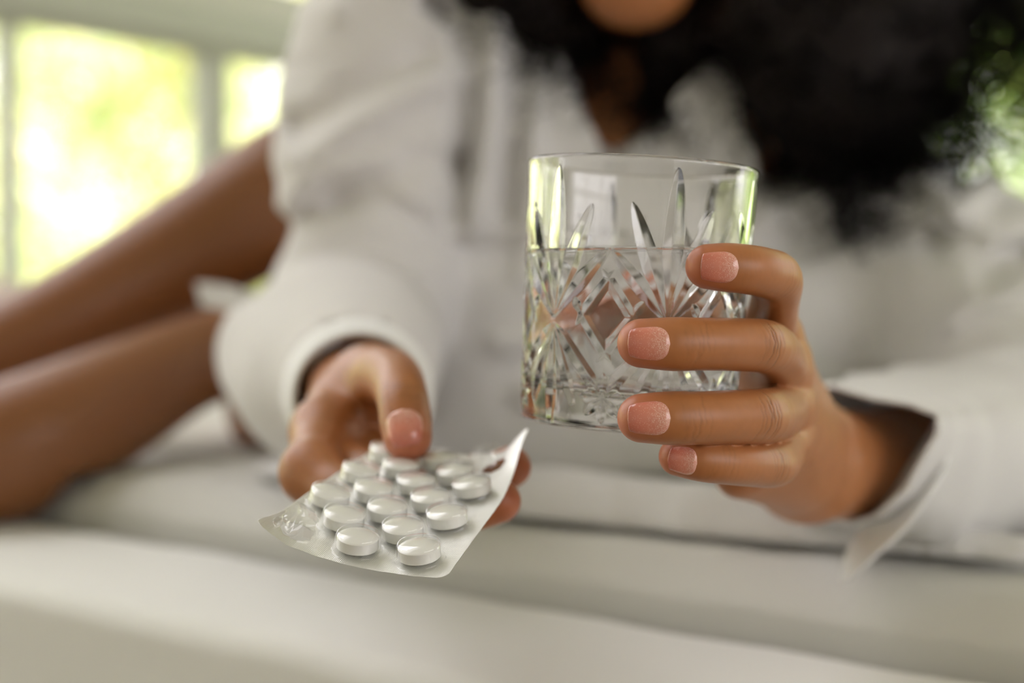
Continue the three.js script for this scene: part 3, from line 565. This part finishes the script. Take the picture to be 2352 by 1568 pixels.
// ---- shirt
{
  const linen = std({ color: rgb(0.79, 0.775, 0.76), roughness: 0.95, transparent: true, opacity: 0.86 });
  const k = (list, kk) => chain(list.map(([u, v, d, r]) => [P(u, v, d), r]), kk);
  const sleeveR = k([[960, 40, 0.985, 0.080], [890, 300, 0.965, 0.070], [868, 480, 0.955, 0.066], [820, 740, 0.935, 0.060], [815, 835, 0.80, 0.048], [820, 890, 0.675, 0.0325]]);
  const hangR = k([[640, 820, 0.88, 0.038], [700, 900, 0.80, 0.034]]);
  const torso = k([[1180, 170, 1.06, 0.085], [1350, 480, 1.08, 0.13], [1100, 860, 1.13, 0.12], [980, 900, 1.2, 0.12]], 0.06);
  const front = k([[1150, 330, 1.0, 0.06], [1180, 760, 1.02, 0.07], [1150, 1050, 1.03, 0.06]], 0.05), lap = k([[900, 1120, 1.03, 0.055], [1300, 1090, 0.99, 0.06], [1700, 1130, 0.97, 0.055], [2300, 1230, 0.88, 0.04]], 0.06);
  const drape = k([[640, 1120, 0.93, 0.02], [950, 1160, 0.85, 0.026], [1250, 1188, 0.785, 0.028], [1650, 1232, 0.725, 0.026], [2000, 1268, 0.685, 0.022], [2330, 1320, 0.65, 0.018]]);
  const sleeveL = k([[1810, 560, 1.06, 0.075], [1960, 600, 1.01, 0.072], [2200, 720, 0.95, 0.075], [2420, 980, 0.88, 0.085]], 0.05), foreL = k([[2420, 1060, 0.87, 0.08], [2290, 1050, 0.78, 0.058]]);
  const puff = k([[2260, 615, 1.0, 0.055], [2330, 660, 0.96, 0.05]], 0.04), bust = k([[1600, 620, 1.03, 0.09], [1780, 780, 0.99, 0.075]], 0.05);
  const hole = k([[1800, 1030, 0.585, 0.034], [1980, 1035, 0.645, 0.034], [2140, 1045, 0.71, 0.034], [2280, 1060, 0.78, 0.034]]);
  const vee = k([[1500, -60, 0.97, 0.055], [1450, 140, 0.955, 0.040], [1395, 330, 0.95, 0.012]], 0.02);
  const holeR = k([[822, 905, 0.60, 0.03], [812, 860, 0.69, 0.026]], 0.01);
  // creases: [points, width, height] ridges (+) and valleys (-)
  // creases seen on the side facing the room: [bearings], half width in pixels, height in metres (+ ridge, - valley)
  const strokes = [
    [[[700, 20], [650, 250], [640, 500], [640, 640]], 34, 0.006], [[[760, 30], [800, 160], [780, 300]], 30, 0.006], [[[700, 150], [860, 170], [980, 240], [1020, 330]], 30, 0.004],
    [[[640, 250], [760, 260], [900, 230]], 30, -0.003], [[[690, 640], [800, 570], [920, 500], [1050, 430]], 34, 0.012], [[[700, 560], [840, 470], [980, 400]], 36, -0.008], [[[720, 760], [840, 680], [960, 640], [1040, 640]], 34, -0.009],
    [[[680, 700], [760, 660], [900, 640]], 26, 0.008],
    [[[1062, 120], [1052, 300], [1072, 420], [1066, 620], [1050, 760]], 34, -0.014], [[[990, 285], [1015, 312]], 20, -0.03], [[[1105, 120], [1150, 330], [1125, 560], [1085, 800]], 34, 0.012], [[[1190, 180], [1195, 420], [1170, 760]], 24, -0.014], [[[1230, 400], [1220, 700], [1200, 900]], 26, 0.008],
    [[[1000, 820], [1180, 850], [1400, 870]], 40, -0.010], [[[1650, 1030], [1450, 1010], [1150, 1060]], 30, 0.008], [[[1800, 1220], [1550, 1130], [1250, 1110]], 24, -0.010], [[[1800, 1270], [1500, 1200], [1200, 1180]], 26, 0.007],
    [[[2165, 560], [2140, 640], [2160, 760], [2230, 880]], 38, 0.011], [[[2352, 540], [2250, 680], [2190, 760]], 38, 0.012], [[[2230, 520], [2260, 600], [2210, 680]], 36, -0.010], [[[2160, 800], [2260, 870], [2380, 850]], 42, -0.024], [[[2352, 930], [2240, 960], [2180, 1010]], 26, 0.010],
    [[[1740, 660], [1900, 610], [2080, 560]], 34, -0.012], [[[1760, 760], [1950, 690], [2100, 680]], 34, 0.010], [[[1800, 840], [1980, 790], [2140, 830]], 34, -0.010], [[[1780, 500], [1960, 520], [2100, 500]], 34, 0.012],
    [[[520, 900], [600, 770], [720, 720]], 30, 0.008], [[[960, 780], [860, 720], [720, 730], [640, 820]], 30, -0.010], [[[560, 940], [620, 850], [640, 760]], 26, -0.008],
    [[[1640, 700], [1560, 560]], 40, 0.006], [[[2352, 1130], [2200, 1170], [2080, 1250]], 26, -0.010], [[[2352, 1210], [2200, 1225], [2060, 1280]], 24, 0.006],
  ].map(([l, w, h]) => ({ l, w, h, box: [Math.min(...l.map((q) => q[0])) - 2.5 * w, Math.max(...l.map((q) => q[0])) + 2.5 * w, Math.min(...l.map((q) => q[1])) - 2.5 * w, Math.max(...l.map((q) => q[1])) + 2.5 * w] }));
  const cp = Math.cos(PITCH), sp = Math.sin(PITCH);
  function creases(x, y, z) {
    const Y = y - CAM_Y, dz = -(z * cp - Y * sp), u = W / 2 + F * x / dz, v = H / 2 - F * (Y * cp + z * sp) / dz; let o = 0;
    for (const s of strokes) {
      if (u < s.box[0] || u > s.box[1] || v < s.box[2] || v > s.box[3]) continue;
      let m = 1e9;
      for (let i = 0; i + 1 < s.l.length; i++) { const [x0, y0] = s.l[i], ex = s.l[i + 1][0] - x0, ey = s.l[i + 1][1] - y0, t = clamp(((u - x0) * ex + (v - y0) * ey) / (ex * ex + ey * ey), 0, 1); m = Math.min(m, Math.hypot(u - x0 - ex * t, v - y0 - ey * t)); }
      const q = m / s.w; if (q < 2.5) o += s.h * Math.exp(-q * q);
    }
    return o * smooth(1.12, 1.04, dz);
  }
  const sdf = (x, y, z) => {
    let d = smin(torso(x, y, z), front(x, y, z), 0.05); d = smin(d, bust(x, y, z), 0.06); d = smin(d, lap(x, y, z), 0.05); d = smin(d, drape(x, y, z), 0.07);
    let l = smin(sleeveL(x, y, z), puff(x, y, z), 0.04); l = smin(l, foreL(x, y, z), 0.03); d = smin(d, l, 0.03);
    const r = smin(sleeveR(x, y, z), hangR(x, y, z), 0.04); d = smin(d, r, 0.018);
    if (d > 0.05) return d;
    d -= creases(x, y, z);
    d += 0.0022 * noise(x * 22, y * 22, z * 22) + 0.0012 * noise(x * 55, y * 40, z * 55);
    d = smax(d, -vee(x, y, z), 0.006); d = smax(d, -hole(x, y, z), 0.003); d = smax(d, -holeR(x, y, z), 0.003);
    return Math.max(d, SEAT + 0.034 - y);
  };
  const [lo, hi] = box3([P(380, -250, 0.95), P(2560, -100, 1.0), P(2560, 1300, 0.60), P(600, 1300, 0.60), P(600, 900, 1.36)], 0.05);
  const shirt = mesh('shirt', nets(sdf, lo, hi, 0.0046), linen, person);
  const litDoubled = std({ color: rgb(0.83, 0.83, 0.83), roughness: 0.95 });  // doubled cuff cloth, colour made paler for the direct light falling on it
  const strip = (name, rows, thick, label, ripple = 0) => { const m = mesh(name, sheet(rows.map((r) => r.map((q) => P(...q))), thick, 40, 16, ripple), name === 'cuff' ? litDoubled : linen, shirt); if (label) m.userData.label = label; return m; };
  { // open end of the sleeve, lofted from the rim over the forearm towards the elbow
    const rim = [[1850, 888, 0.63], [2000, 916, 0.608], [2150, 955, 0.595], [2120, 1040, 0.595], [2010, 1180, 0.60], [1905, 1196, 0.655], [1790, 1170, 0.70], [1780, 1030, 0.72]];
    const mid = [[2040, 850, 0.775], [2170, 860, 0.735], [2290, 920, 0.67], [2290, 1080, 0.655], [2200, 1240, 0.66], [2100, 1222, 0.73], [2010, 1185, 0.775], [1990, 1030, 0.80]];
    const far = [[2240, 830, 0.87], [2370, 790, 0.82], [2500, 860, 0.76], [2520, 1080, 0.74], [2440, 1200, 0.76], [2330, 1160, 0.82], [2240, 1128, 0.87], [2200, 1040, 0.89]];
    const ringed = (l) => [...l, l[0]];
    strip('sleeve_end', [ringed(rim), ringed(rim.map((p, i) => p.map((c, j) => c + (mid[i][j] - c) * 0.33))), ringed(mid), ringed(far)], 0.0016, null, 0.004);
  }
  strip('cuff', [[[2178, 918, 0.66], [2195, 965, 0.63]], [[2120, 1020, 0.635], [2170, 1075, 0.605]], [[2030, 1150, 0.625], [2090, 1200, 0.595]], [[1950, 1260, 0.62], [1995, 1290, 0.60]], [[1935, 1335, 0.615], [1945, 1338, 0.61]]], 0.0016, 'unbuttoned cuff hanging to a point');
  // band round the wrist of the other sleeve
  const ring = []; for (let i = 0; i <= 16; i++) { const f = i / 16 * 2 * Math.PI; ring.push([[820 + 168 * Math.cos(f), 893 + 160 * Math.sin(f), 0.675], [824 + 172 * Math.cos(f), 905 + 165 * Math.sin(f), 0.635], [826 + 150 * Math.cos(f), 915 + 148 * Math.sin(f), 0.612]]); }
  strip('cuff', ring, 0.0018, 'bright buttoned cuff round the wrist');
  strip('collar', [[[1060, 60, 0.96], [1160, 60, 0.96]], [[1080, 200, 0.94], [1240, 180, 0.945]], [[1140, 330, 0.945], [1300, 300, 0.945]]], 0.0018, null, 0.002);
  strip('lapel', [[[1268, 95, 0.945], [1285, 110, 0.948]], [[1248, 230, 0.94], [1325, 235, 0.94]], [[1225, 350, 0.94], [1375, 345, 0.942]], [[1215, 480, 0.95], [1330, 500, 0.95]]], 0.0018, null, 0.001);
  strip('lapel', [[[1660, 120, 0.95], [1700, 130, 0.95]], [[1545, 230, 0.945], [1700, 260, 0.95]], [[1575, 340, 0.945], [1740, 380, 0.95]], [[1560, 470, 0.95], [1700, 500, 0.96]]], 0.0018, null, 0.001);
  strip('shirt_tail', [[[455, 650, 1.0], [470, 700, 1.0]], [[520, 655, 0.985], [530, 715, 0.98]], [[600, 680, 0.97], [590, 740, 0.965]], [[680, 700, 0.96], [660, 780, 0.95]]], 0.006, 'loose hem lying on the leg');
}
// ---- hair: dark core with many springy curls
{
  const core = [[1735, -30, 0.93, 0.045], [1890, 130, 0.935, 0.06], [2030, 40, 0.95, 0.058], [1880, 320, 0.94, 0.022], [1700, -250, 0.98, 0.09], [2050, -200, 1.0, 0.09], [1500, -450, 1.0, 0.105], [1200, -300, 0.98, 0.08], [1150, -60, 0.93, 0.034], [1285, 30, 0.955, 0.03], [1555, 90, 0.965, 0.026], [1530, 220, 0.975, 0.018], [1350, 120, 0.985, 0.016], [2010, 260, 0.95, 0.03], [2150, -90, 0.97, 0.05]].map(([u, v, d, r]) => ({ c: P(u, v, d), r }));
  const sdf = (x, y, z) => { let d = 9; for (const q of core) d = smin(d, Math.hypot(x - q.c.x, y - q.c.y, z - q.c.z) - q.r, 0.02); return d + 0.006 * noise(x * 45, y * 45, z * 45); };
  const face = ellipsoid(P(1472, -180, 0.90), V3(0.062, 0.10, 0.06)), sdf2 = (x, y, z) => Math.max(sdf(x, y, z), -face(x, y, z));
  const [lo, hi] = box3(core.map((q) => q.c), 0.12), geos = [nets(sdf2, lo, hi, 0.006)];
  const tube = [], SIDES = 3;
  const pos = [], nor = [], idx = [];
  function curl(start, dir, len, hr, turns, rad) {
    const n = Math.max(10, Math.round(turns * 9)), x = V3(0.3, 0.2, 0.9).cross(dir).normalize(), y = dir.clone().cross(x), ph = rnd() * 6.3, base = pos.length / 3;
    for (let i = 0; i <= n; i++) {
      const t = i / n, a = ph + t * turns * 2 * Math.PI, r = hr * Math.min(1, t * 4), sag = -0.25 * len * t * t;
      const c = start.clone().addScaledVector(dir, t * len).addScaledVector(x, r * Math.cos(a)).addScaledVector(y, r * Math.sin(a)); c.y += sag;
      const w = rad * (1 - 0.6 * t), out = x.clone().multiplyScalar(Math.cos(a)).addScaledVector(y, Math.sin(a));
      for (let s = 0; s < SIDES; s++) { const b = s / SIDES * 2 * Math.PI, d = out.clone().multiplyScalar(Math.cos(b)).addScaledVector(dir, Math.sin(b)); pos.push(c.x + d.x * w, c.y + d.y * w, c.z + d.z * w); nor.push(d.x, d.y, d.z); }
    }
    for (let i = 0; i < n; i++) for (let s = 0; s < SIDES; s++) { const s2 = (s + 1) % SIDES, a = base + i * SIDES + s, b = base + i * SIDES + s2; idx.push(a, b, a + SIDES, b, b + SIDES, a + SIDES); }
  }
  for (const q of core) {
    const n = Math.round(60 + q.r * q.r * 42000);
    for (let i = 0; i < n; i++) {
      const d = V3(rnd() * 2 - 1, rnd() * 2 - 1, rnd() * 2 - 1); if (d.length() > 1 || d.length() < 0.05) { i--; continue; } d.normalize();
      const s = q.c.clone().addScaledVector(d, q.r * 0.93);
      if (face(s.x, s.y, s.z) < 0.01) continue;
      curl(s, d.add(V3(0, -0.35, 0)).add(V3(rnd() - 0.5, rnd() - 0.5, rnd() - 0.5).multiplyScalar(0.7)).normalize(), 0.022 + 0.03 * rnd(), 0.0035 + 0.004 * rnd(), 2 + 2.5 * rnd(), 0.0006 + 0.0005 * rnd());
    }
  }
  for (const [u, v, d, r, n] of [[2190, 120, 0.97, 0.05, 240], [2090, 290, 0.96, 0.045, 240], [1980, 390, 0.95, 0.03, 160], [2290, -10, 0.98, 0.04, 150], [1480, 250, 0.97, 0.02, 50], [1330, 130, 0.96, 0.02, 60]]) for (let i = 0; i < n; i++) {
    const e = V3(rnd() * 2 - 1, rnd() * 2 - 1, rnd() * 2 - 1).multiplyScalar(r).add(P(u, v, d));
    curl(e, V3(rnd() - 0.5, rnd() - 0.8, rnd() - 0.5).normalize(), 0.025 + 0.03 * rnd(), 0.004 + 0.005 * rnd(), 2 + 2 * rnd(), 0.0006 + 0.0006 * rnd());
  }
  const g = new THREE.BufferGeometry(); g.setAttribute('position', new THREE.Float32BufferAttribute(pos, 3)); g.setAttribute('normal', new THREE.Float32BufferAttribute(nor, 3)); g.setIndex(idx);
  geos.push(g);
  mesh('hair', mergeGeometries(geos), phys({ color: rgb(0.011, 0.0075, 0.007), roughness: 0.7, specularIntensity: 0.35 }), person).userData.label = 'long dark curly hair hanging in front of the shoulders';
}

renderer.render(scene, camera);
